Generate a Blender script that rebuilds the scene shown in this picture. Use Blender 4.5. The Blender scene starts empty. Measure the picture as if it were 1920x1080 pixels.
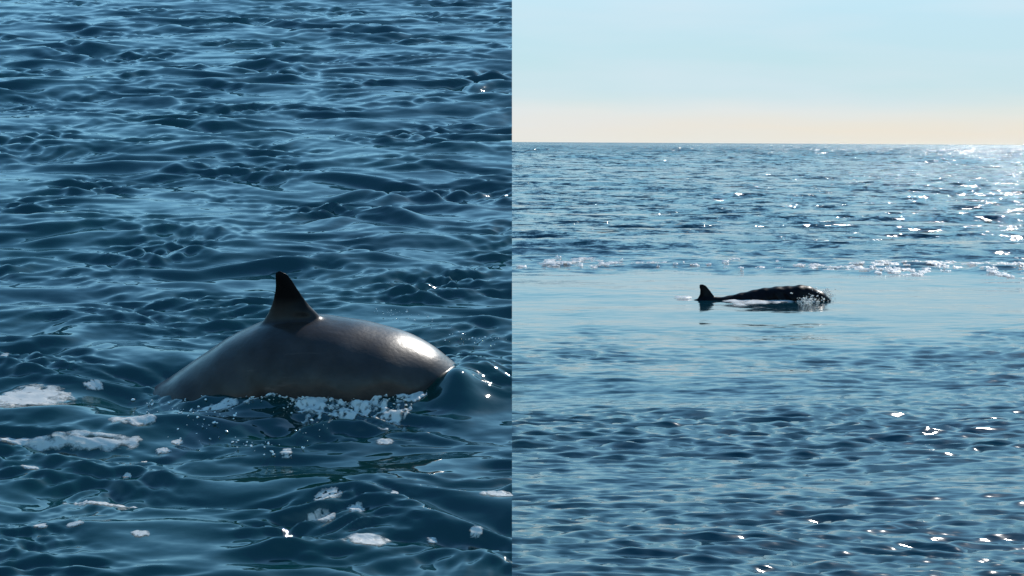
import bpy, bmesh, math, random
import numpy as np
from mathutils import Vector, Matrix

rng = np.random.default_rng(7)
random.seed(7)
S = bpy.context.scene
COL = S.collection

# ---------------------------------------------------------------- camera
F_PX = 4200.0                       # focal length in pixels of the 1920 wide photograph
CAM_H = 3.7
PITCH = math.atan((540 - 266.0) / F_PX)
ROLL = math.radians(0.33)
fwd = np.array([0, math.cos(PITCH), -math.sin(PITCH)])
up0 = np.array([0, math.sin(PITCH), math.cos(PITCH)])
right0 = np.array([1.0, 0, 0])
right = right0 * math.cos(ROLL) + up0 * math.sin(ROLL)
up = up0 * math.cos(ROLL) - right0 * math.sin(ROLL)
cam_pos = np.array([0, 0, CAM_H])
cd = bpy.data.cameras.new('camera')
cam = bpy.data.objects.new('camera', cd)
COL.objects.link(cam)
cd.sensor_width = 36
cd.lens = F_PX / 1920 * 36
cd.clip_start = 0.1
cd.clip_end = 80000
m = Matrix.Identity(4)
for i in range(3):
    m[i][0], m[i][1], m[i][2], m[i][3] = right[i], up[i], -fwd[i], cam_pos[i]
cam.matrix_world = m
S.camera = cam

# ---------------------------------------------------------------- sky and sun
SUN_EL, SUN_AZ = math.radians(36), math.radians(24)      # azimuth to the right of straight ahead (+Y)
W = bpy.data.worlds.new('World')
S.world = W
W.use_nodes = True
nt = W.node_tree
nt.nodes.clear()
def N(tree, kind, **kw):
    n = tree.nodes.new(kind)
    for k, v in kw.items():
        setattr(n, k, v)
    return n
def ramp(tree, stops, interp='LINEAR'):
    r = tree.nodes.new('ShaderNodeValToRGB')
    cr = r.color_ramp
    cr.interpolation = interp
    while len(cr.elements) > 1:
        cr.elements.remove(cr.elements[-1])
    cr.elements[0].position = stops[0][0]
    cr.elements[0].color = (*stops[0][1], 1)
    for p, c in stops[1:]:
        e = cr.elements.new(p)
        e.color = (*c, 1)
    return r
sky = N(nt, 'ShaderNodeTexSky', sky_type='NISHITA')
sky.sun_disc = False
sky.sun_elevation = SUN_EL
sky.sun_rotation = SUN_AZ
sky.air_density = 1.0
sky.dust_density = 0.6
sky.ozone_density = 1.6
tc = N(nt, 'ShaderNodeTexCoord')
sep = N(nt, 'ShaderNodeSeparateXYZ')
nt.links.new(tc.outputs['Generated'], sep.inputs[0])
# thin pale cloud low over the horizon, its upper edge uneven
stretch = N(nt, 'ShaderNodeMapping')
stretch.inputs['Scale'].default_value = (9, 9, 60)
nt.links.new(tc.outputs['Generated'], stretch.inputs[0])
cn = N(nt, 'ShaderNodeTexNoise')
cn.inputs['Scale'].default_value = 1.0
cn.inputs['Detail'].default_value = 3
nt.links.new(stretch.outputs[0], cn.inputs['Vector'])
ma = N(nt, 'ShaderNodeMath', operation='MULTIPLY_ADD')
nt.links.new(cn.outputs['Fac'], ma.inputs[0])
ma.inputs[1].default_value = 0.012
nt.links.new(sep.outputs['Z'], ma.inputs[2])
sc = N(nt, 'ShaderNodeMath', operation='MULTIPLY')
nt.links.new(ma.outputs[0], sc.inputs[0])
sc.inputs[1].default_value = 1.0
low = ramp(nt, [(0.0, (.79, .81, .76)), (0.013, (.85, .79, .68)), (0.020, (.78, .81, .76)),
                (0.029, (.56, .77, .81)), (0.062, (.55, .79, .90)), (0.10, (.52, .88, 1.05)), (0.18, (.42, .90, 1.18)),
                (0.34, (.34, .84, 1.30)), (0.55, (.15, .50, .94)), (0.9, (.05, .24, .60))])
nt.links.new(sc.outputs[0], low.inputs[0])
skyk = N(nt, 'ShaderNodeVectorMath', operation='SCALE')
skyk.inputs['Scale'].default_value = 0.11
nt.links.new(sky.outputs[0], skyk.inputs[0])
fac = N(nt, 'ShaderNodeMapRange')
fac.inputs['From Min'].default_value = 0.06
fac.inputs['From Max'].default_value = 0.6
fac.inputs['To Min'].default_value = 0.0
fac.inputs['To Max'].default_value = 0.2
nt.links.new(sep.outputs['Z'], fac.inputs['Value'])
mix = N(nt, 'ShaderNodeMix', data_type='RGBA')
nt.links.new(fac.outputs[0], mix.inputs['Factor'])
wisp = N(nt, 'ShaderNodeMapping')
wisp.inputs['Scale'].default_value = (5, 5, 32)
nt.links.new(tc.outputs['Generated'], wisp.inputs[0])
wn = N(nt, 'ShaderNodeTexNoise')
wn.inputs['Scale'].default_value = 1.0
wn.inputs['Detail'].default_value = 4
nt.links.new(wisp.outputs[0], wn.inputs['Vector'])
wr = ramp(nt, [(.42, (0, 0, 0)), (.75, (.6, .6, .6))])
nt.links.new(wn.outputs['Fac'], wr.inputs[0])
wm = N(nt, 'ShaderNodeMix', data_type='RGBA')
wl = N(nt, 'ShaderNodeMapRange')          # the veil of cloud thins out upwards
wl.inputs['From Min'].default_value = .05
wl.inputs['From Max'].default_value = .16
wl.inputs['To Min'].default_value = 1
wl.inputs['To Max'].default_value = 0
nt.links.new(sep.outputs['Z'], wl.inputs['Value'])
wk = N(nt, 'ShaderNodeMath', operation='MULTIPLY')
nt.links.new(wr.outputs[0], wk.inputs[0])
nt.links.new(wl.outputs[0], wk.inputs[1])
nt.links.new(wk.outputs[0], wm.inputs['Factor'])
nt.links.new(low.outputs[0], wm.inputs[6])
wm.inputs[7].default_value = (.74, .82, .90, 1)
nt.links.new(wm.outputs[2], mix.inputs[6])
nt.links.new(skyk.outputs[0], mix.inputs[7])
bg = N(nt, 'ShaderNodeBackground')
bg.inputs['Strength'].default_value = 1.0
nt.links.new(mix.outputs[2], bg.inputs[0])
out = N(nt, 'ShaderNodeOutputWorld')
nt.links.new(bg.outputs[0], out.inputs[0])

sd = np.array([math.sin(SUN_AZ) * math.cos(SUN_EL), math.cos(SUN_AZ) * math.cos(SUN_EL), math.sin(SUN_EL)])
sl = bpy.data.lights.new('sun', 'SUN')
sl.energy = 4.2
sl.angle = math.radians(0.53)
sl.color = (1, .95, .88)
so = bpy.data.objects.new('sun', sl)
COL.objects.link(so)
so.rotation_euler = Vector(sd).to_track_quat('Z', 'Y').to_euler()
S.view_settings.view_transform = 'Standard'
S.view_settings.look = 'None'
S.view_settings.exposure = 0
S.view_settings.gamma = 1
S.view_settings.use_curve_mapping = False

# ---------------------------------------------------------------- the two waters as frames
class Frame:
    """level of one stretch of water: origin o, axes x, y, n (n is straight up out of the water)"""
    def __init__(s, o, x, y, n):
        s.o, s.x, s.y, s.n = o, x, y, n
    def world(s, P):
        P = np.asarray(P, float)
        return s.o + P[..., 0:1] * s.x + P[..., 1:2] * s.y + P[..., 2:3] * s.n
    def matrix(s, loc=(0, 0, 0)):
        w = s.world(np.array(loc, float))
        M = Matrix.Identity(4)
        for i in range(3):
            M[i][0], M[i][1], M[i][2], M[i][3] = s.x[i], s.y[i], s.n[i], w[i]
        return M
    def local(s, W_):
        d = W_ - s.o
        return np.array([d @ s.x, d @ s.y, d @ s.n])
DEP_L, H_L = math.radians(15.5), 4.45
nL = math.cos(DEP_L) * up - math.sin(DEP_L) * fwd
yL = math.cos(DEP_L) * fwd + math.sin(DEP_L) * up
NEAR = Frame(cam_pos - H_L * nL, right, yL, nL)          # left: near swell face with the large whale
OPEN = Frame(np.zeros(3), np.array([1., 0, 0]), np.array([0, 1., 0]), np.array([0, 0, 1.]))
def ray(px, py):
    return fwd * F_PX + right * (px - 960) + up * (540 - py)
def on_water(fr, px, py):
    r = ray(px, py)
    t = -((cam_pos - fr.o) @ fr.n) / (r @ fr.n)
    return fr.local(cam_pos + t * r)
def on_plane(fr, px, py, y):
    r = ray(px, py)
    t = (y - (cam_pos - fr.o) @ fr.y) / (r @ fr.y)
    return fr.local(cam_pos + t * r)

def sstep(a, b, v):
    t = np.clip((v - a) / (b - a), 0, 1)
    return t * t * (3 - 2 * t)
def make_waves(seed, n, lmin, lmax, head, spread, slope, bias=0.0):
    r = np.random.default_rng(seed)
    u = (np.arange(n) + r.random(n)) / n
    lam = lmin * (lmax / lmin) ** u
    k = 2 * np.pi / lam
    th = np.radians(head) + np.radians(spread) * r.normal(size=n)
    w = (lam / lmax) ** bias
    a = slope * w / np.sqrt((w ** 2).sum() / 2) / k
    return dict(lam=lam, kx=k * np.sin(th), ky=k * np.cos(th), a=a, ph=r.random(n) * 6.283)
def soft_noise(x, y, scale, seed, n=9):
    r = np.random.default_rng(seed)
    v = 0
    for i in range(n):
        th = r.random() * 6.283
        k = 6.283 / (scale * (0.6 + 1.0 * r.random()))
        v = v + np.sin(k * (x * math.cos(th) + y * math.sin(th)) + r.random() * 6.283)
    return v / math.sqrt(n / 2)
def wave_sum(ws, x, y, cut, sharp):
    h = np.zeros_like(x)
    for lam, kx, ky, a, ph in zip(ws['lam'], ws['kx'], ws['ky'], ws['a'], ws['ph']):
        c = np.cos(kx * x + ky * y + ph)
        w = sstep(2.2, 4.5, lam / cut) if cut is not None else 1.0
        h += w * a * 1.55 * (np.exp(c - 1) - 0.4658)
    return h

# left water: smooth short chop on a low swell
WL_big = make_waves(11, 16, 0.8, 3.6, 8, 24, 0.075, 0.2)
WL_mid = make_waves(12, 34, 0.32, 0.8, 0, 24, 0.24)
WL_small = make_waves(13, 64, 0.085, 0.32, 0, 26, 0.42)
def h_near(x, y, cut=None):
    xw = x + 0.10 * soft_noise(x, y, 1.7, 5)
    yw = y + 0.07 * soft_noise(x, y, 1.3, 6)
    g1 = np.clip(0.85 + 0.42 * soft_noise(x, y, 3.2, 21), .2, 1.9)
    g2 = np.clip(0.75 + 0.60 * soft_noise(x, y, 1.4, 22), .05, 2.2)
    h = wave_sum(WL_big, x, y, cut, 1) + g1 * wave_sum(WL_mid, xw, yw, cut, 1) + g2 * wave_sum(WL_small, xw, yw, cut, 1)
    for cx, cy, sx, sy, a in NEAR_BUMPS:
        h = h + a * np.exp(-((x - cx) / sx) ** 2 - ((y - cy) / sy) ** 2)
    return h
NEAR_BUMPS = []

# right water: open sea, a calm lane where the whale surfaced, a rougher line behind it
WR_big = make_waves(31, 16, 3, 24, 10, 25, 0.075, 0.0)
WR_mid = make_waves(32, 34, 0.6, 3, 4, 28, 0.14)
WR_small = make_waves(33, 66, 0.13, 0.5, 0, 27, 0.40)
WR_far = make_waves(34, 16, 12, 45, 5, 28, 0.17, -.2)
def lane(x, y):
    """1 inside the calm lane"""
    e = 1.6 * soft_noise(x, y * 0.2, 9, 41) + .9 * soft_noise(x, y * .4, 3, 43)
    return sstep(36, 49, y + 1.6 * e) * (1 - sstep(63, 65.5, y + 0.6 * e + 0.12 * (x - 8)))
def h_open(x, y, cut=None):
    L = lane(x, y)
    rough = np.exp(-((y - 69 + 0.12 * (x - 8)) / 4.0) ** 2)
    g = np.clip(0.9 + 0.35 * soft_noise(x, y, 11, 42), .3, 1.8)
    h = wave_sum(WR_big, x, y, cut, 1) * (1 - .75 * L)
    fa = sstep(260, 600, y)
    if np.any(fa > 0):
        h += fa * wave_sum(WR_far, x, y, cut, 1)
    h += wave_sum(WR_mid, x, y, cut, 1) * g * (.5 + .5 * sstep(28, 66, y)) * (1 - .88 * L + .35 * rough)
    h += wave_sum(WR_small, x, y, cut, 1) * g * (1 - .88 * L + .7 * rough)
    return h

# ---------------------------------------------------------------- materials
def bsdf_mat(name):
    mt = bpy.data.materials.new(name)
    mt.use_nodes = True
    t = mt.node_tree
    return mt, t, t.nodes['Principled BSDF']
def water_mat(name, deep, deep2, ior, rough, scale, tilt, stretch_x=2.0, detail=9, fine=.75, far=None):
    """deep water; ripples too small for the mesh tilt the surface, at every scale (attribute calm flattens them)"""
    mt, t, b = bsdf_mat(name)
    b.inputs['IOR'].default_value = ior
    b.inputs['Roughness'].default_value = rough
    g = N(t, 'ShaderNodeTexCoord')
    nz = N(t, 'ShaderNodeTexNoise')
    nz.inputs['Scale'].default_value = 0.45
    nz.inputs['Detail'].default_value = 3
    t.links.new(g.outputs['Object'], nz.inputs['Vector'])
    r = ramp(t, [(0.3, deep), (0.7, deep2)])
    t.links.new(nz.outputs['Fac'], r.inputs[0])
    t.links.new(r.outputs[0], b.inputs['Base Color'])
    mp = N(t, 'ShaderNodeMapping')
    mp.inputs['Scale'].default_value = (scale / stretch_x, scale, scale)
    t.links.new(g.outputs['Object'], mp.inputs[0])
    n = N(t, 'ShaderNodeTexNoise')
    n.inputs['Scale'].default_value = 1
    n.inputs['Detail'].default_value = detail
    n.inputs['Roughness'].default_value = fine
    t.links.new(mp.outputs[0], n.inputs['Vector'])
    sub = N(t, 'ShaderNodeVectorMath', operation='SUBTRACT')
    t.links.new(n.outputs['Color'], sub.inputs[0])
    sub.inputs[1].default_value = (.5, .5, .5)
    mul = N(t, 'ShaderNodeVectorMath', operation='MULTIPLY')
    t.links.new(sub.outputs[0], mul.inputs[0])
    mul.inputs[1].default_value = (tilt * .7, tilt, 0)
    at = N(t, 'ShaderNodeAttribute')
    at.attribute_name = 'calm'
    inv = N(t, 'ShaderNodeMath', operation='MULTIPLY_ADD')
    t.links.new(at.outputs['Fac'], inv.inputs[0])
    inv.inputs[1].default_value = -.86
    inv.inputs[2].default_value = 1
    sc_ = N(t, 'ShaderNodeVectorMath', operation='SCALE')
    t.links.new(mul.outputs[0], sc_.inputs[0])
    t.links.new(inv.outputs[0], sc_.inputs['Scale'])
    last = sc_
    if far:
        # beyond the reach of the mesh waves: the same chop as tilt and as roughness (attribute far)
        af = N(t, 'ShaderNodeAttribute')
        af.attribute_name = 'far'
        mp2 = N(t, 'ShaderNodeMapping')
        mp2.inputs['Scale'].default_value = (far[0] / 1.3, far[0], far[0])
        t.links.new(g.outputs['Object'], mp2.inputs[0])
        n2 = N(t, 'ShaderNodeTexNoise')
        n2.inputs['Scale'].default_value = 1
        n2.inputs['Detail'].default_value = 6
        n2.inputs['Roughness'].default_value = .8
        t.links.new(mp2.outputs[0], n2.inputs['Vector'])
        sb = N(t, 'ShaderNodeVectorMath', operation='SUBTRACT')
        t.links.new(n2.outputs['Color'], sb.inputs[0])
        sb.inputs[1].default_value = (.5, .5, .5)
        m2 = N(t, 'ShaderNodeVectorMath', operation='MULTIPLY')
        t.links.new(sb.outputs[0], m2.inputs[0])
        m2.inputs[1].default_value = (far[1] * .7, far[1], 0)
        s2 = N(t, 'ShaderNodeVectorMath', operation='SCALE')
        t.links.new(m2.outputs[0], s2.inputs[0])
        t.links.new(af.outputs['Fac'], s2.inputs['Scale'])
        last = N(t, 'ShaderNodeVectorMath', operation='ADD')
        t.links.new(sc_.outputs[0], last.inputs[0])
        t.links.new(s2.outputs[0], last.inputs[1])
        ro = N(t, 'ShaderNodeMapRange')
        ro.inputs['From Min'].default_value = .84
        ro.inputs['To Min'].default_value = rough
        ro.inputs['To Max'].default_value = far[2]
        t.links.new(af.outputs['Fac'], ro.inputs['Value'])
        t.links.new(ro.outputs[0], b.inputs['Roughness'])
    ge = N(t, 'ShaderNodeNewGeometry')
    ad = N(t, 'ShaderNodeVectorMath', operation='ADD')
    t.links.new(ge.outputs['Normal'], ad.inputs[0])
    t.links.new(last.outputs[0], ad.inputs[1])
    nm = N(t, 'ShaderNodeVectorMath', operation='NORMALIZE')
    t.links.new(ad.outputs[0], nm.inputs[0])
    t.links.new(nm.outputs[0], b.inputs['Normal'])
    return mt
M_near = water_mat('near_sea_water', (.0005, .021, .021), (.0005, .032, .025), 1.62, 0.04, 9, .30, 2.2, 3, .55)
M_open = water_mat('open_sea_water', (.002, .026, .044), (.002, .034, .046), 1.333, 0.07, 3.5, .9, 2.4, 3, .62, far=(.62, 4.8, .20))
def foam_mat(name, c=(.95, .92, .86), pits=60, lace=16, edge=True):
    """thin lacy foam: light comes through it, and it breaks up where the raft thins out (attribute raft)"""
    mt, t, b = bsdf_mat(name)
    g = N(t, 'ShaderNodeTexCoord')
    b.inputs['Base Color'].default_value = (*c, 1)
    b.inputs['Roughness'].default_value = .5
    v = N(t, 'ShaderNodeTexNoise')
    v.inputs['Scale'].default_value = pits
    v.inputs['Detail'].default_value = 4
    t.links.new(g.outputs['Object'], v.inputs['Vector'])
    bu = N(t, 'ShaderNodeBump')
    bu.inputs['Strength'].default_value = .3
    bu.inputs['Distance'].default_value = .01
    t.links.new(v.outputs['Fac'], bu.inputs['Height'])
    t.links.new(bu.outputs[0], b.inputs['Normal'])
    tl = N(t, 'ShaderNodeBsdfTranslucent')
    tl.inputs['Color'].default_value = (*c, 1)
    m1 = N(t, 'ShaderNodeMixShader')
    m1.inputs[0].default_value = .45
    t.links.new(b.outputs[0], m1.inputs[1])
    t.links.new(tl.outputs[0], m1.inputs[2])
    o = t.nodes['Material Output']
    if not edge:
        t.links.new(m1.outputs[0], o.inputs['Surface'])
        return mt
    n = N(t, 'ShaderNodeTexNoise')
    n.inputs['Scale'].default_value = lace
    n.inputs['Detail'].default_value = 6
    n.inputs['Roughness'].default_value = .65
    t.links.new(g.outputs['Object'], n.inputs['Vector'])
    at = N(t, 'ShaderNodeAttribute')
    at.attribute_name = 'raft'
    ad = N(t, 'ShaderNodeMath', operation='MULTIPLY_ADD')
    t.links.new(n.outputs['Fac'], ad.inputs[0])
    ad.inputs[1].default_value = 2.4
    t.links.new(at.outputs['Fac'], ad.inputs[2])
    mr = N(t, 'ShaderNodeMapRange')
    mr.inputs['From Min'].default_value = 1.12
    mr.inputs['From Max'].default_value = 1.80
    mr.inputs['To Max'].default_value = .97
    t.links.new(ad.outputs[0], mr.inputs['Value'])
    tr = N(t, 'ShaderNodeBsdfTransparent')
    m2 = N(t, 'ShaderNodeMixShader')
    t.links.new(mr.outputs[0], m2.inputs[0])
    t.links.new(tr.outputs[0], m2.inputs[1])
    t.links.new(m1.outputs[0], m2.inputs[2])
    t.links.new(m2.outputs[0], o.inputs['Surface'])
    return mt
M_foam = foam_mat('foam')
M_foam_far = foam_mat('distant_foam', (.95, .92, .88), 12, 4)
M_lump = foam_mat('foam_lumps', edge=False)
M_spray, _t, _b = bsdf_mat('spray_drops')
_b.inputs['Base Color'].default_value = (.80, .84, .82, 1)
_b.inputs['Roughness'].default_value = .12
def skin_mat(name, body, fin, z0, z1, rough, wet=1.0):
    """whale skin: mottled grey, darker towards the tip of the fin (pigment, by height above the back)"""
    mt, t, b = bsdf_mat(name)
    g = N(t, 'ShaderNodeTexCoord')
    n = N(t, 'ShaderNodeTexNoise')
    n.inputs['Scale'].default_value = 4
    n.inputs['Detail'].default_value = 6
    n.inputs['Roughness'].default_value = .6
    t.links.new(g.outputs['Object'], n.inputs['Vector'])
    r = ramp(t, [(.30, tuple(c * .62 for c in body)), (.52, body), (.72, tuple(c * 1.38 for c in body))])
    t.links.new(n.outputs['Fac'], r.inputs[0])
    # old pale scratches along the body
    sm = N(t, 'ShaderNodeMapping')
    sm.inputs['Rotation'].default_value = (0, .25, 0)
    sm.inputs['Scale'].default_value = (1.6, 20, 24)
    t.links.new(g.outputs['Object'], sm.inputs[0])
    sn = N(t, 'ShaderNodeTexNoise')
    sn.inputs['Scale'].default_value = 1
    sn.inputs['Detail'].default_value = 3
    t.links.new(sm.outputs[0], sn.inputs['Vector'])
    sr = ramp(t, [(.66, (0, 0, 0)), (.72, (.5, .5, .5))])
    t.links.new(sn.outputs['Fac'], sr.inputs[0])
    sx_ = N(t, 'ShaderNodeMix', data_type='RGBA')
    t.links.new(sr.outputs[0], sx_.inputs['Factor'])
    t.links.new(r.outputs[0], sx_.inputs[6])
    sx_.inputs[7].default_value = (*[c * 2.2 for c in body], 1)
    r = sx_
    s = N(t, 'ShaderNodeSeparateXYZ')
    t.links.new(g.outputs['Object'], s.inputs[0])
    mr = N(t, 'ShaderNodeMapRange')
    mr.inputs['From Min'].default_value = z0
    mr.inputs['From Max'].default_value = z1
    t.links.new(s.outputs['Z'], mr.inputs['Value'])
    mx = N(t, 'ShaderNodeMix', data_type='RGBA')
    t.links.new(mr.outputs[0], mx.inputs['Factor'])
    t.links.new(r.outputs[2], mx.inputs[6])
    mx.inputs[7].default_value = (*fin, 1)
    t.links.new(mx.outputs[2], b.inputs['Base Color'])
    b.inputs['Roughness'].default_value = rough
    wt = N(t, 'ShaderNodeTexNoise')
    wt.inputs['Scale'].default_value = 9
    wt.inputs['Detail'].default_value = 5
    wt.inputs['Roughness'].default_value = .7
    t.links.new(g.outputs['Object'], wt.inputs['Vector'])
    wt2 = N(t, 'ShaderNodeMapRange')
    wt2.inputs['From Min'].default_value = .38
    wt2.inputs['From Max'].default_value = .62
    wt2.inputs['To Min'].default_value = .1 * wet
    wt2.inputs['To Max'].default_value = .5 * wet
    t.links.new(wt.outputs['Fac'], wt2.inputs['Value'])
    dry = N(t, 'ShaderNodeMath', operation='MULTIPLY_ADD')
    t.links.new(mr.outputs[0], dry.inputs[0])
    dry.inputs[1].default_value = -.93
    dry.inputs[2].default_value = 1
    wk = N(t, 'ShaderNodeMath', operation='MULTIPLY')
    t.links.new(wt2.outputs[0], wk.inputs[0])
    t.links.new(dry.outputs[0], wk.inputs[1])
    t.links.new(wk.outputs[0], b.inputs['Coat Weight'])
    sp_ = N(t, 'ShaderNodeMath', operation='MULTIPLY')
    t.links.new(dry.outputs[0], sp_.inputs[0])
    sp_.inputs[1].default_value = .18 * wet
    t.links.new(sp_.outputs[0], b.inputs['Specular IOR Level'])

    b.inputs['Coat Roughness'].default_value = .13
    b.inputs['Coat IOR'].default_value = 1.33
    n2 = N(t, 'ShaderNodeTexNoise')
    n2.inputs['Scale'].default_value = 28
    n2.inputs['Detail'].default_value = 4
    t.links.new(g.outputs['Object'], n2.inputs['Vector'])
    bu = N(t, 'ShaderNodeBump')
    bu.inputs['Strength'].default_value = .25
    bu.inputs['Distance'].default_value = .006
    t.links.new(n2.outputs['Fac'], bu.inputs['Height'])
    t.links.new(bu.outputs[0], b.inputs['Normal'])
    return mt

# ---------------------------------------------------------------- mesh helpers
def link_mesh(name, V, Fc, mat, smooth=True, parent=None, matrix=None):
    me = bpy.data.meshes.new(name)
    V = np.asarray(V, np.float32)
    Fc = np.asarray(Fc, np.int32)
    me.vertices.add(len(V))
    me.vertices.foreach_set('co', V.ravel())
    k = Fc.shape[1]
    me.loops.add(Fc.size)
    me.loops.foreach_set('vertex_index', Fc.ravel())
    me.polygons.add(len(Fc))
    me.polygons.foreach_set('loop_start', np.arange(0, Fc.size, k, dtype=np.int32))
    me.update(calc_edges=True)
    if smooth:
        me.polygons.foreach_set('use_smooth', np.ones(len(Fc), bool))
    me.materials.append(mat)
    me.validate()
    o = bpy.data.objects.new(name, me)
    COL.objects.link(o)
    if parent is not None:
        o.parent = parent
    if matrix is not None:
        o.matrix_world = matrix
    return o
def tag(o, label=None, cat=None, group=None, kind=None):
    if label: o['label'] = label
    if cat: o['category'] = cat
    if group: o['group'] = group
    if kind: o['kind'] = kind
    return o
def grid_faces(nr, nc):
    i = np.arange(nr - 1)[:, None] * nc + np.arange(nc - 1)[None, :]
    return np.stack([i, i + 1, i + nc + 1, i + nc], -1).reshape(-1, 4)
def spread_cols(dense0, dense1, nd, lo, hi, no):
    """slopes x/y of the columns: dense between dense0 and dense1, widening outside"""
    d = np.linspace(dense0, dense1, nd)
    a = dense0 - (dense0 - lo) * (np.linspace(0, 1, no + 1)[1:][::-1]) ** 2.2 if lo < dense0 else np.empty(0)
    b = dense1 + (hi - dense1) * (np.linspace(0, 1, no + 1)[1:]) ** 2.2 if hi > dense1 else np.empty(0)
    return np.concatenate([a, d, b])

# whale axis lines, needed for the bump of water it pushes up
WHALE_Y = on_water(NEAR, 545, 712)[1]
def LX(px): return on_plane(NEAR, px, 712, WHALE_Y)[0]
NEAR_BUMPS += [(LX(858), WHALE_Y - .36, .15, .24, .15), (LX(895), WHALE_Y, .22, .40, .07), (LX(480), WHALE_Y - .75, .8, .35, .02), (LX(285), WHALE_Y - .25, .35, .5, -.09),
               (on_water(NEAR, 700, 985)[0], on_water(NEAR, 700, 985)[1] + .35, .55, .30, .07),
               (on_water(NEAR, 100, 800)[0], on_water(NEAR, 100, 800)[1] + .1, .7, .22, .06)]

# ---------------------------------------------------------------- open sea (right)
rows = [3.0, 6.0, 9.0, 12.0]
y = 14.0
while y < 420:
    rows.append(y)
    y *= 1.0028
while y < 3500:
    rows.append(y)
    y *= 1.006
while y < 60000:
    rows.append(y)
    y *= 1.05
rows = np.array(rows)
cols = spread_cols(-0.02, 0.27, 460, -6, 6, 24)
Y = np.repeat(rows[:, None], len(cols), 1)
X = Y * cols[None, :]
dr = np.gradient(rows)
dc = np.gradient(cols)
cut = np.maximum(dr[:, None] * 0.75, Y * dc[None, :])
Z = h_open(X, Y, cut)
V = np.stack([X, Y, Z], -1).reshape(-1, 3)
Fc = grid_faces(len(rows), len(cols))
nb = len(V)
V = np.concatenate([V, [[-60000, -60000, 0], [60000, -60000, 0], [60000, 3, 0], [-60000, 3, 0]]])
Fc = np.concatenate([Fc, [[nb, nb + 1, nb + 2, nb + 3]]])
# the strip beside y = 3 is already covered by the behind-camera sheet edge
sea = link_mesh('sea', V, Fc, M_open)
ca = sea.data.attributes.new('calm', 'FLOAT', 'POINT')
ca.data.foreach_set('value', np.concatenate([lane(X, Y).reshape(-1), np.zeros(4)]).astype(np.float32))
ca = sea.data.attributes.new('far', 'FLOAT', 'POINT')
ca.data.foreach_set('value', np.concatenate([((.8 * sstep(62, 95, Y) + .2 * sstep(200, 1200, Y)) * (1 - lane(X, Y))).reshape(-1), np.zeros(4)]).astype(np.float32))
tag(sea, kind='structure')

# ---------------------------------------------------------------- near swell (left)
rows = [2.0, 4.0, 6.0, 8.0]
y = 9.0
while y < 46:
    rows.append(y)
    y *= 1.0020
rows = np.array(rows)
cols = spread_cols(-0.29, 0.0, 560, -1.6, 0.0, 16)
cols = cols[cols <= 1e-9]
Y = np.repeat(rows[:, None], len(cols), 1)
X = Y * cols[None, :]
dr = np.gradient(rows)
dc = np.gradient(cols)
cut = np.maximum(dr[:, None] * 0.8, Y * dc[None, :])
Z = h_near(X, Y, cut)
nr, nc = Y.shape
P = NEAR.world(np.stack([X, Y, Z], -1).reshape(-1, 3))
Fc = grid_faces(nr, nc)
# the body of the swell: its side, back and outer edge go down to the level of the open sea
edge = np.concatenate([np.arange(nr) * nc + nc - 1, (nr - 1) * nc + np.arange(nc - 1)[::-1], (np.arange(nr)[::-1] * nc)[1:]])
low_ = P[edge].copy()
rim = P[edge] - np.array([0, 0, .002])
low_[:, 2] = -2.5
k0 = len(P)
k1 = k0 + len(edge)
P = np.concatenate([P, low_, rim])
i = np.arange(len(edge) - 1)
Fc = np.concatenate([Fc, np.stack([k1 + i, k0 + i, k0 + i + 1, k1 + i + 1], -1)])
Minv = np.array(NEAR.matrix().inverted())
PL = P @ Minv[:3, :3].T + Minv[:3, 3]
near = link_mesh('water', PL, Fc, M_near, matrix=NEAR.matrix())
tag(near, kind='structure')

# ---------------------------------------------------------------- whales
def catmull(pts, n):
    P = np.array(pts, float)
    Q = np.concatenate([[2 * P[0] - P[1]], P, [2 * P[-1] - P[-2]]])
    o = []
    seg = len(P) - 1
    for t in np.linspace(0, seg, n):
        i = min(int(t), seg - 1)
        u = t - i
        a, b, c, d = Q[i], Q[i + 1], Q[i + 2], Q[i + 3]
        o.append(.5 * ((2 * b) + (-a + c) * u + (2 * a - 5 * b + 4 * c - d) * u * u + (-a + 3 * b - 3 * c + d) * u ** 3))
    return np.array(o)
def body_bm(top, n=150, m=56, p=2.15):
    """top: (x, z, rv, rh) along the back; rings stand square to the back line"""
    C = catmull(top, n)
    T = np.gradient(C[:, :2], axis=0)
    T /= np.linalg.norm(T, axis=1)[:, None]
    Nn = np.stack([-T[:, 1], T[:, 0]], -1)
    V = []
    for i in range(n):
        rv, rh = max(C[i, 2], .004), max(C[i, 3], .004)
        c = C[i, :2] - Nn[i] * rv
        for j in range(m):
            a = 2 * math.pi * j / m
            ca, sa = math.cos(a), math.sin(a)
            h = rh * math.copysign(abs(ca) ** (2 / p), ca)
            v = rv * math.copysign(abs(sa) ** (2 / p), sa)
            V.append((c[0] + Nn[i, 0] * v, h, c[1] + Nn[i, 1] * v))
    bm = bmesh.new()
    vs = [bm.verts.new(v) for v in V]
    for i in range(n - 1):
        for j in range(m):
            a, b = i * m + j, i * m + (j + 1) % m
            bm.faces.new((vs[a], vs[b], vs[b + m], vs[a + m]))
    bm.faces.new([vs[j] for j in range(m)][::-1])
    bm.faces.new([vs[(n - 1) * m + j] for j in range(m)])
    return bm
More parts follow.
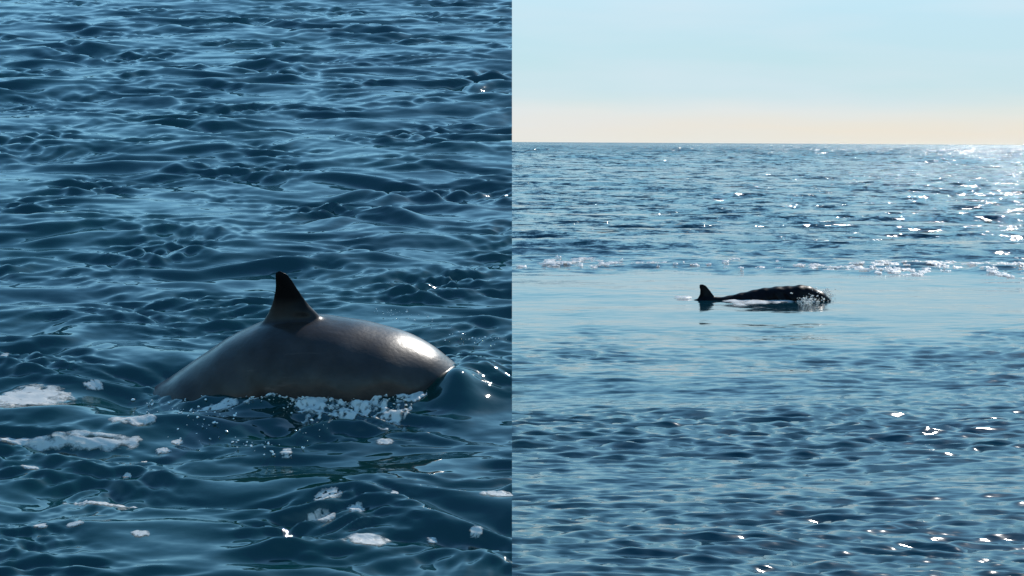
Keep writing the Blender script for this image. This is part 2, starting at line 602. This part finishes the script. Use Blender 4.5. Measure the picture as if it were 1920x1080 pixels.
def blade(bm, lead, trail, th0, th1, axis='y', lean=0.0):
    """a fin lofted from root to tip: lead and trail edges, each a list of points, lens section"""
    n, m = 26, 20
    A, B = catmull(lead, n), catmull(trail, n)
    rings = []
    for i in range(n):
        f = i / (n - 1)
        th = (th0 * (1 - f) ** 3 + .034 * (1 - f) + th1 * f) * (1 if f < .93 else max(.25, (1 - f) / .07))
        ring = []
        for j in range(m):
            a = 2 * math.pi * j / m
            u = .5 - .5 * math.cos(a)
            w = math.sin(a) * (1 - .35 * u)
            p = A[i] * (1 - u) + B[i] * u
            if axis == 'y':
                ring.append(bm.verts.new((p[0], w * th + lean * f, p[1])))
            else:
                ring.append(bm.verts.new((p[0], p[1], p[2] + w * th)))
        rings.append(ring)
    for i in range(n - 1):
        for j in range(m):
            bm.faces.new((rings[i][j], rings[i][(j + 1) % m], rings[i + 1][(j + 1) % m], rings[i + 1][j]))
    bm.faces.new(rings[0][::-1])
    bm.faces.new(rings[-1])
def finish_body(name, bm, mat, voxel, matrix, parent=None, relax=6):
    bmesh.ops.recalc_face_normals(bm, faces=bm.faces)
    me = bpy.data.meshes.new(name)
    bm.to_mesh(me)
    bm.free()
    o = bpy.data.objects.new(name, me)
    COL.objects.link(o)
    a = o.modifiers.new('r', 'REMESH')
    a.mode = 'VOXEL'
    a.voxel_size = voxel
    a.use_smooth_shade = True
    s = o.modifiers.new('s', 'SMOOTH')
    s.factor = .5
    s.iterations = relax
    dg = bpy.context.evaluated_depsgraph_get()
    me2 = bpy.data.meshes.new_from_object(o.evaluated_get(dg))
    o.modifiers.clear()
    o.data = me2
    bpy.data.meshes.remove(me)
    me2.name = name
    me2.materials.clear()
    me2.materials.append(mat)
    me2.polygons.foreach_set('use_smooth', np.ones(len(me2.polygons), bool))
    if parent is None:
        o.matrix_world = matrix
    else:
        o.parent = parent
    return o
def empty(name, matrix):
    e = bpy.data.objects.new(name, None)
    COL.objects.link(e)
    e.matrix_world = matrix
    return e

def bulge(o, spots, lump=.007):
    """lumps of muscle and blubber, plus spots swelled to catch sun glints, on the side towards the boat"""
    me = o.data
    co = np.empty(len(me.vertices) * 3, np.float32)
    me.vertices.foreach_get('co', co)
    co = co.reshape(-1, 3)
    side = sstep(-.02, .15, -co[:, 1])
    for px, py, sx, sz, a in spots:
        q = on_plane(NEAR, px, py, WHALE_Y - .42)
        co[:, 1] -= side * a * np.exp(-((co[:, 0] - q[0] + WX) / sx) ** 2 - ((co[:, 2] - q[2]) / sz) ** 2)
    wob = soft_noise(co[:, 0] * 1.0, co[:, 2] * 1.0, .5, 400) * .6 + soft_noise(co[:, 0], co[:, 2], .22, 401) * .4
    co[:, 1] -= side * lump * wob
    co[:, 2] += lump * .6 * soft_noise(co[:, 0], co[:, 1] * .3, .4, 402)
    me.vertices.foreach_set('co', co.ravel())
    me.update()
# near whale; its frame stands on the water under the fin
WX = LX(545)
def lp(px, py):
    q = on_plane(NEAR, px, py, WHALE_Y)
    return (q[0] - WX, q[2])
top = []
for px, py, rv, rh in [(262, 745, .24, .28), (330, 702, .32, .40), (390, 662, .37, .44), (440, 634, .40, .46),
                       (490, 609, .43, .48), (545, 597, .45, .50), (600, 597, .46, .51), (660, 604, .46, .51),
                       (720, 617, .44, .50), (775, 637, .41, .47), (812, 656, .37, .43), (845, 682, .32, .37), (880, 708, .26, .31), (920, 728, .20, .24)]:
    a = lp(px, py)
    top.append((a[0], a[1], rv, rh))
x0, z0 = top[0][0], top[0][1]
x1, z1 = top[-1][0], top[-1][1]
top = [(x0 - 1.35, z0 - .95, .03, .03), (x0 - 1.0, z0 - .66, .06, .05), (x0 - .6, z0 - .38, .10, .09), (x0 - .25, z0 - .15, .18, .18)] + top + \
      [(x1 + .09, z1 - .05, .11, .14), (x1 + .14, z1 - .11, .04, .05)]
bm = body_bm(top)
lead = [lp(640, 640), lp(604, 597), lp(579, 570), lp(562, 545), lp(549, 523), lp(538, 511), lp(525, 505)]
trail = [lp(455, 650), lp(493, 601), lp(506, 577), lp(512, 555), lp(514, 535), lp(512, 518), lp(513, 508)]
blade(bm, lead, trail, .11, .012)
fx, fz = top[0][0], top[0][1]
for s in (-1, 1):
    blade(bm, [(fx + .12, 0, fz), (fx + .02, s * .22, fz - .05), (fx - .28, s * .46, fz - .16)],
          [(fx - .18, 0, fz - .08), (fx - .20, s * .22, fz - .12), (fx - .32, s * .45, fz - .18)], .035, .008, 'z')
    blade(bm, [(x1 - .42, s * .25, z1 - .42), (x1 - .56, s * .55, z1 - .55), (x1 - .76, s * .70, z1 - .66)],
          [(x1 - .66, s * .25, z1 - .46), (x1 - .70, s * .50, z1 - .57), (x1 - .80, s * .68, z1 - .66)], .03, .008, 'z')
hz = lp(545, 600)[1]
M_skin = skin_mat('wet_grey_skin', (.036, .026, .022), (.006, .005, .005), hz - .07, hz + .16, .34)
whale = finish_body('whale', bm, M_skin, .0105, NEAR.matrix((WX, WHALE_Y, 0)), relax=34)
bulge(whale, [(566, 612, .07, .035, .05), (700, 700, .30, .12, .03)])  # swellings added at fin base and lower flank to catch the sun's glint
tag(whale, 'large grey whale with dark hooked fin arching out of the near water', 'whale')

# far whale
FAR_D = on_water(OPEN, 1430, 564)[1]
FX = on_plane(OPEN, 1330, 560, FAR_D)[0]
def rp(px, py):
    q = on_plane(OPEN, px, py, FAR_D)
    return (q[0] - FX, q[2])
top = []
for px, py, rv, rh in [(1306, 563, .12, .07), (1325, 557, .16, .10), (1348, 556.5, .20, .14), (1372, 552, .24, .18),
                       (1405, 546.5, .29, .24), (1440, 540, .33, .28), (1475, 535, .36, .32), (1500, 533.5, .36, .32),
                       (1522, 537, .33, .29), (1542, 548, .28, .24), (1556, 562, .22, .18)]:
    a = rp(px, py)
    top.append((a[0], a[1], rv, rh))
x0, z0 = top[0][0], top[0][1]
x1, z1 = top[-1][0], top[-1][1]
top = [(x0 - 1.3, z0 - .75, .03, .03), (x0 - .9, z0 - .5, .06, .05), (x0 - .4, z0 - .2, .09, .06)] + top + \
      [(x1 + .14, z1 - .2, .14, .12), (x1 + .24, z1 - .38, .05, .05)]
bm = body_bm(top, 130, 48)
lead = [rp(1347, 562), rp(1340, 556), rp(1335, 549), rp(1329, 541), rp(1323, 536), rp(1317, 534)]
trail = [rp(1304, 572), rp(1307, 563), rp(1311, 555), rp(1312, 546), rp(1311, 540), rp(1311.5, 535)]
blade(bm, lead, trail, .055, .014)
fx, fz = top[0][0], top[0][1]
for s in (-1, 1):
    blade(bm, [(fx + .12, 0, fz), (fx + .02, s * .22, fz - .05), (fx - .28, s * .46, fz - .16)],
          [(fx - .18, 0, fz - .08), (fx - .20, s * .22, fz - .12), (fx - .32, s * .45, fz - .18)], .035, .008, 'z')
hz = rp(1400, 545)[1]
M_skin2 = skin_mat('wet_dark_skin', (.008, .005, .006), (.006, .005, .006), hz + .03, hz + .16, .38, .35)
whale2 = finish_body('whale', bm, M_skin2, .018, OPEN.matrix((FX, FAR_D, 0)), relax=4)
bulge(whale2, [], .022)
tag(whale2, 'small distant black whale with pointed fin lying low in the calm lane of open sea', 'whale')

# ---------------------------------------------------------------- foam
def foam_patch(fr, hfun, px, py, wpx, hpx, seed, thick=.02, holes=.15, rag=.25, res=None, skew=0.0,
               mat=None, name='foam_patch', shape=None, raw=False):
    """a raft of foam lying on the water around the point seen at px, py; shape(u, v) > 0 inside"""
    c = on_water(fr, px, py)
    a = on_water(fr, px - wpx / 2, py)
    b = on_water(fr, px + wpx / 2, py)
    n1 = on_water(fr, px, py + hpx / 2)
    n2 = on_water(fr, px, py - hpx / 2)
    W_ = abs(b[0] - a[0]) / 2
    H_ = abs(n2[1] - n1[1]) / 2
    # waves lift the water, so the raft sits a little nearer than the flat level says
    for _ in range(3):
        z = float(hfun(np.array([c[0]]), np.array([c[1]]))[0])
        r_ = ray(px, py)
        t = (z - (cam_pos - fr.o) @ fr.n) / (r_ @ fr.n)
        c = fr.local(cam_pos + t * r_)
    step = res or max(min(W_, H_) / 30, .004)
    nx = int(min(max(2 * W_ * 1.3 / step, 12), 220))
    ny = int(min(max(2 * H_ * 1.3 / step, 10), 160))
    u = np.linspace(-1.3, 1.3, nx)
    v = np.linspace(-1.3, 1.3, ny)
    Vv, Uu = np.meshgrid(v, u, indexing='ij')
    x = c[0] + Uu * W_ + skew * Vv * W_
    yy = c[1] + Vv * H_
    sc_ = min(W_, H_ * 1.5)
    nz = soft_noise(x, yy, sc_ * 1.1, seed) * .55 + soft_noise(x, yy, sc_ * .45, seed + 50) * .25
    base = shape(Uu, Vv) if shape else 1 - (np.abs(Uu) ** 2.2 + np.abs(Vv) ** 2.2)
    f = base + rag * nz
    if holes:
        hn = soft_noise(x, yy, sc_ * .5, seed + 7)
        f = f - holes * np.clip(hn - .9, 0, 1) * 3
    z = hfun(x, yy) + .0035 * np.clip((f + .25) * 4, 0, 1) + thick * (np.clip(f * 1.6, 0, 1) ** .7) * (1 + .16 * soft_noise(x, yy, sc_ * .5, seed + 3))
    keep = f > -.25
    P = np.stack([x - c[0], yy - c[1], z - c[2]], -1).reshape(-1, 3)
    Fc = grid_faces(ny, nx)
    kf = keep.reshape(-1)[Fc].all(1)
    Fc = Fc[kf]
    if len(Fc) == 0:
        return None
    used = np.unique(Fc)
    remap = -np.ones(len(P), int)
    remap[used] = np.arange(len(used))
    if raw:
        return P[used] + c, remap[Fc], f.reshape(-1)[used]
    o = link_mesh(name, P[used], remap[Fc], mat or M_foam, matrix=fr.matrix(c))
    at = o.data.attributes.new('raft', 'FLOAT', 'POINT')
    at.data.foreach_set('value', f.reshape(-1)[used].astype(np.float32))
    return o
def waterline_foam(name, fr, hfun, body, x_lo, x_hi, width, seed, mat, rag=.6, thick=.012, n=260, dense=0.0):
    """froth along the side of a whale, laid on the water where its skin goes under"""
    me = body.data
    co = np.empty(len(me.vertices) * 3, np.float32)
    me.vertices.foreach_get('co', co)
    co = co.reshape(-1, 3).astype(float)
    Mb = np.array(fr.matrix().inverted() @ body.matrix_world)
    P = co @ Mb[:3, :3].T + Mb[:3, 3]
    h = hfun(P[:, 0], P[:, 1])
    k = (np.abs(P[:, 2] - h) < .03) & (P[:, 1] < Mb[1, 3] + .02)
    P = P[k]
    xs = np.linspace(x_lo, x_hi, n)
    bins = np.linspace(x_lo, x_hi, 40)
    mid, yb = [], []
    for a, b in zip(bins[:-1], bins[1:]):
        q = P[(P[:, 0] >= a) & (P[:, 0] < b)]
        if len(q):
            mid.append((a + b) / 2)
            yb.append(q[:, 1].min())
    yl = np.interp(xs, mid, yb)
    t = np.linspace(-.35, 1.2, 46)
    T_, X_ = np.meshgrid(t, xs, indexing='ij')
    wv = width * np.clip(.75 + .55 * soft_noise(xs, xs * 0, width * 3.0, seed), .15, 2.2)
    Y_ = yl[None, :] - T_ * wv[None, :]
    e = sstep(0, .12, (X_ - x_lo) / (x_hi - x_lo)) * (1 - sstep(.88, 1, (X_ - x_lo) / (x_hi - x_lo)))
    f = .95 * e - np.abs(T_) ** 1.3 + rag * (.5 * soft_noise(X_, Y_, width * .9, seed + 1) + .35 * soft_noise(X_, Y_, width * .35, seed + 2) + .22 * soft_noise(X_, Y_, width * .14, seed + 3)) - .25 + dense
    Z_ = hfun(X_, Y_) + .004 + thick * np.clip(f, 0, 1.2) * (1 + .3 * soft_noise(X_, Y_, width * .3, seed + 4))
    c = np.array([xs.mean(), yl.mean(), 0])
    Q = np.stack([X_, Y_, Z_], -1).reshape(-1, 3) - c
    Fc = grid_faces(len(t), n)
    Fc = Fc[(f > -.35).reshape(-1)[Fc].all(1)]
    used = np.unique(Fc)
    remap = -np.ones(len(Q), int)
    remap[used] = np.arange(len(used))
    o = link_mesh(name, Q[used], remap[Fc], mat, matrix=fr.matrix(c))
    at = o.data.attributes.new('raft', 'FLOAT', 'POINT')
    at.data.foreach_set('value', f.reshape(-1)[used].astype(np.float32))
    return o, xs, yl

# floating rafts on the near water: x, y, width, height in the photograph, label
G = 'foam rafts floating on the near water'
rafts = [
    (55, 752, 160, 62, 'broad lumpy raft of white foam at the left edge, behind the long foam streak', dict(thick=.012, rag=.30, holes=.2)),
    (126, 812, 300, 34, 'long white foam streak trailing from the whale tail to the left edge', dict(thick=.006, rag=.42, holes=0, shape=lambda u, v: 1 - np.abs(u) ** 4 - ((v + .2 * u) / (.42 + .22 * u)) ** 2 - 1.1 * np.exp(-((v + .15 * u - .08) / .13) ** 2 - ((u - .25) / .45) ** 2))),
    (250, 789, 92, 17, 'white foam wedge touching the whale where its back enters the water', dict(thick=.005)),
    (615, 925, 56, 21, 'oval foam raft with brown pitted middle, below the whale belly', dict(holes=.9)),
    (668, 952, 38, 13, 'small oval foam raft just right of the brown pitted oval one', {}),
    (600, 970, 58, 29, 'torn sail shaped foam raft, pointed at its left end', dict(shape=lambda u, v: 1 - np.abs(u) ** 2 - (v / (.62 + .35 * u)) ** 2, rag=.15)),
    (686, 1014, 94, 24, 'lumpy elongated foam raft, widest of those near the bottom edge', dict(skew=.2, rag=.25, holes=.2)),
    (810, 1014, 25, 8, 'thin foam fleck right of the lumpy elongated raft', {}),
    (893, 1014, 28, 10, 'foam fleck low in the near water, second right of the lumpy elongated raft', {}),
    (930, 927, 70, 12, 'flat bright foam strip at the right end of the near water', {}),
    (721, 829, 36, 10, 'bright oval foam fleck alone below the whale head', {}),
    (537, 862, 25, 12, 'slanting foam fleck between the whale and the brown pitted oval raft', {}),
    (263, 1001, 40, 12, 'foam fleck low on the left, right of two small flecks', {}),
    (140, 983, 34, 9, 'small foam fleck on the left, the right one of two side by side', {}),
    (75, 986, 30, 9, 'small foam fleck on the left, the left one of two side by side', {}),
    (195, 945, 130, 9, 'very thin long foam line low on the left', dict(rag=.5)),
    (55, 876, 38, 7, 'thin foam line under the long streak near the left edge', {}),
    (273, 866, 20, 9, 'round foam dot under the right tip of the long streak', {}),
    (305, 846, 34, 8, 'pale foam dash just beyond the right tip of the long streak', {}),
    (332, 830, 26, 8, 'foam dash beneath the whale tail stock', {}),
    (740, 917, 16, 7, 'tiny foam dot up and right of the small oval raft', {}),
    (238, 884, 18, 7, 'tiny foam dot left of centre below the long streak', {}),
    (175, 732, 40, 9, 'small foam curl between the broad raft and the whale tail', {}),
    (8, 667, 20, 6, 'foam speck at the far left edge above the broad raft', {}),
    (160, 1078, 1, 1, None, {}),
]
NFOAM = 0
for i, (px, py, w, h, lab, kw) in enumerate(rafts):
    if not lab:
        continue
    kw = dict(dict(thick=.0025), **kw)
    o = foam_patch(NEAR, h_near, px, py, w * .93, h * .95, 300 + i * 7, **kw)
    if o:
        tag(o, lab, 'foam', G)

# lumps, drops and churned water: real small blobs, joined
ICO = None
def ico(sub=1):
    b = bmesh.new()
    bmesh.ops.create_icosphere(b, subdivisions=sub, radius=1)
    V = np.array([v.co[:] for v in b.verts])
    Fc = np.array([[v.index for v in f.verts] for f in b.faces])
    b.free()
    return V, Fc
IV, IF = ico(1)
def blobs(name, pts, sizes, mat, flat=.6, seed=1):
    r = np.random.default_rng(seed)
    n = len(pts)
    A = r.random((n, 3)) * 6.28
    V = np.empty((n, len(IV), 3))
    jit = 1 + .28 * r.normal(size=(n, len(IV), 1))
    base = IV[None] * jit
    sx = (1 + .6 * r.random((n, 1)))
    V[..., 0] = base[..., 0] * sx
    V[..., 1] = base[..., 1]
    V[..., 2] = base[..., 2] * flat
    ca, sa = np.cos(A[:, :1] * .2 - .6), np.sin(A[:, :1] * .2 - .6)
    X_, Z_ = V[..., 0] * ca - V[..., 2] * sa, V[..., 0] * sa + V[..., 2] * ca
    V[..., 0], V[..., 2] = X_, Z_
    V = V * np.asarray(sizes)[:, None, None] + np.asarray(pts)[:, None, :]
    Fc = (IF[None] + (np.arange(n) * len(IV))[:, None, None]).reshape(-1, 3)
    c = np.asarray(pts).mean(0)
    return V.reshape(-1, 3), Fc
def blob_object(name, fr, pts, sizes, mat, flat=.6, seed=1):
    V, Fc = blobs(name, pts, sizes, mat, flat, seed)
    return link_mesh(name, V, Fc, mat, matrix=fr.matrix())
def scatter(fr, hfun, curve, n, spread_px, lift, r, pow_=1.0):
    """points on the water around a polyline given in the photograph"""
    C = np.array(curve, float)
    P = []
    for _ in range(n):
        t = r.random() * (len(C) - 1)
        i = min(int(t), len(C) - 2)
        q = C[i] + (C[i + 1] - C[i]) * (t - i)
        q = q + r.normal(size=2) * np.array(spread_px)
        p = on_water(fr, q[0], q[1])
        P.append(p)
    P = np.array(P)
    P[:, 2] = hfun(P[:, 0], P[:, 1]) + np.abs(r.normal(size=n)) ** pow_ * lift
    return P
r = np.random.default_rng(99)
# churned foam along the flank, in front of the body
o, wx, wy = waterline_foam('foam', NEAR, h_near, whale, LX(455), LX(805), .24, 61, M_foam, rag=.95, thick=.008)
tag(foam_patch(NEAR, h_near, 408, 766, 66, 18, 733, thick=.006, rag=.3, holes=.3, skew=.5),
    'pale slanting foam tongue against the whale flank near its tail', 'foam')
tag(o, 'frothy band of white foam along the flank of the large grey whale', 'foam')
k = r.integers(20, len(wx) - 20, 240)
p = np.stack([wx[k], wy[k] - np.abs(r.normal(size=240)) * .08 + .01, np.zeros(240)], -1)
p[:, 2] = h_near(p[:, 0], p[:, 1]) + np.abs(r.normal(size=240)) * .010
s = .002 + .007 * r.random(len(p)) ** 2.5
fo = blob_object('foam', NEAR, p, s, M_lump, .6, 2)
tag(fo, 'fine white bubbles along the flank of the large grey whale', 'foam', kind='stuff')
drops = [(268, 745), (300, 752), (350, 766), (420, 770), (345, 800), (430, 830), (520, 850), (600, 800), (560, 860)]
p = scatter(NEAR, h_near, drops, 130, (22, 9), .012, r)
s = .002 + .007 * r.random(len(p)) ** 3
sp = blob_object('spray', NEAR, p, s, M_spray, .9, 3)
tag(sp, 'water drops thrown up around the tail and belly of the large whale', 'spray', kind='stuff')
behind = [(700, 600), (760, 612), (820, 632), (860, 650), (930, 665)]
p = scatter(NEAR, h_near, behind, 90, (18, 5), .012, r)
p[:, 1] += .25
s = .002 + .005 * r.random(len(p)) ** 3
sp = blob_object('spray', NEAR, p, s, M_spray, .9, 4)
tag(sp, 'fine drops on the water behind the back of the large whale', 'spray', kind='stuff')

# far whale: splash at its head, foam line under it
p = scatter(OPEN, h_open, [(1505, 570), (1530, 562), (1552, 556)], 700, (8, 4), .07, r, 1.2)
s = .006 + .018 * r.random(len(p)) ** 2
sp = blob_object('splash', OPEN, p, s, M_lump, .8, 5)
tag(sp, 'white splash of water at the head of the distant black whale', 'splash', kind='stuff')
def RX(px): return on_plane(OPEN, px, 560, FAR_D)[0]
o, _, _ = waterline_foam('foam', OPEN, h_open, whale2, RX(1350), RX(1550), 1.1, 15, M_foam_far, rag=.35, thick=.02, dense=.1)
tag(o, 'white foam line lying along the belly of the distant black whale', 'foam')
o = foam_patch(OPEN, h_open, 1282, 559, 36, 4, 905, thick=.03, rag=.4, mat=M_foam_far, res=.05)
tag(o, 'small foam wisp behind the tail of the distant black whale', 'foam')

# breaking line beyond the calm lane
def crest_line(lab, spots, seed):
    """a string of broken white crests, too many and too ragged to count"""
    Vs, Fs, At, k = [], [], [], 0
    for i, (px, py, w, h) in enumerate(spots):
        q = foam_patch(OPEN, h_open, px, py, w, h * .75, seed + i * 3, thick=.03, rag=.55, holes=.5, res=.05, raw=True)
        if q is None:
            continue
        Vs.append(q[0]); Fs.append(q[1] + k); At.append(q[2])
        k += len(q[0])
    o = link_mesh('foam', np.concatenate(Vs), np.concatenate(Fs), M_foam_far, matrix=OPEN.matrix())
    at = o.data.attributes.new('raft', 'FLOAT', 'POINT')
    at.data.foreach_set('value', (np.concatenate(At) + .05).astype(np.float32))
    tag(o, lab, 'foam', kind='stuff')
L1 = [(r.normal(1050, 40), 484 + r.normal() * 1.5, r.uniform(12, 50), r.uniform(1.6, 3.4)) for _ in range(9)]
L1 += [(r.uniform(962, 1210), 488 + r.normal() * 1.8, r.uniform(8, 36), r.uniform(1.2, 2.6)) for _ in range(16)]
crest_line('broken white crests at the left end of the rough line beyond the calm lane', L1, 1200)
L2 = [(r.uniform(1480, 1930), 498 + r.normal() * 5, r.uniform(6, 34), r.uniform(1.4, 3.6)) for _ in range(60)]
L2 += [(r.uniform(1600, 1780), 503 + r.normal() * 6, r.uniform(8, 30), r.uniform(2, 4)) for _ in range(26)]
L2 += [(r.uniform(1860, 1930), 502 + r.normal() * 8, r.uniform(10, 30), r.uniform(2, 5)) for _ in range(14)]
crest_line('broken white crests at the right end of the rough line beyond the calm lane', L2, 1500)
L3 = [(r.uniform(1210, 1480), 492 + r.normal() * 3, r.uniform(6, 26), r.uniform(1.2, 2.2)) for _ in range(14)]
crest_line('few thin white crests in the middle of the rough line beyond the calm lane', L3, 1900)
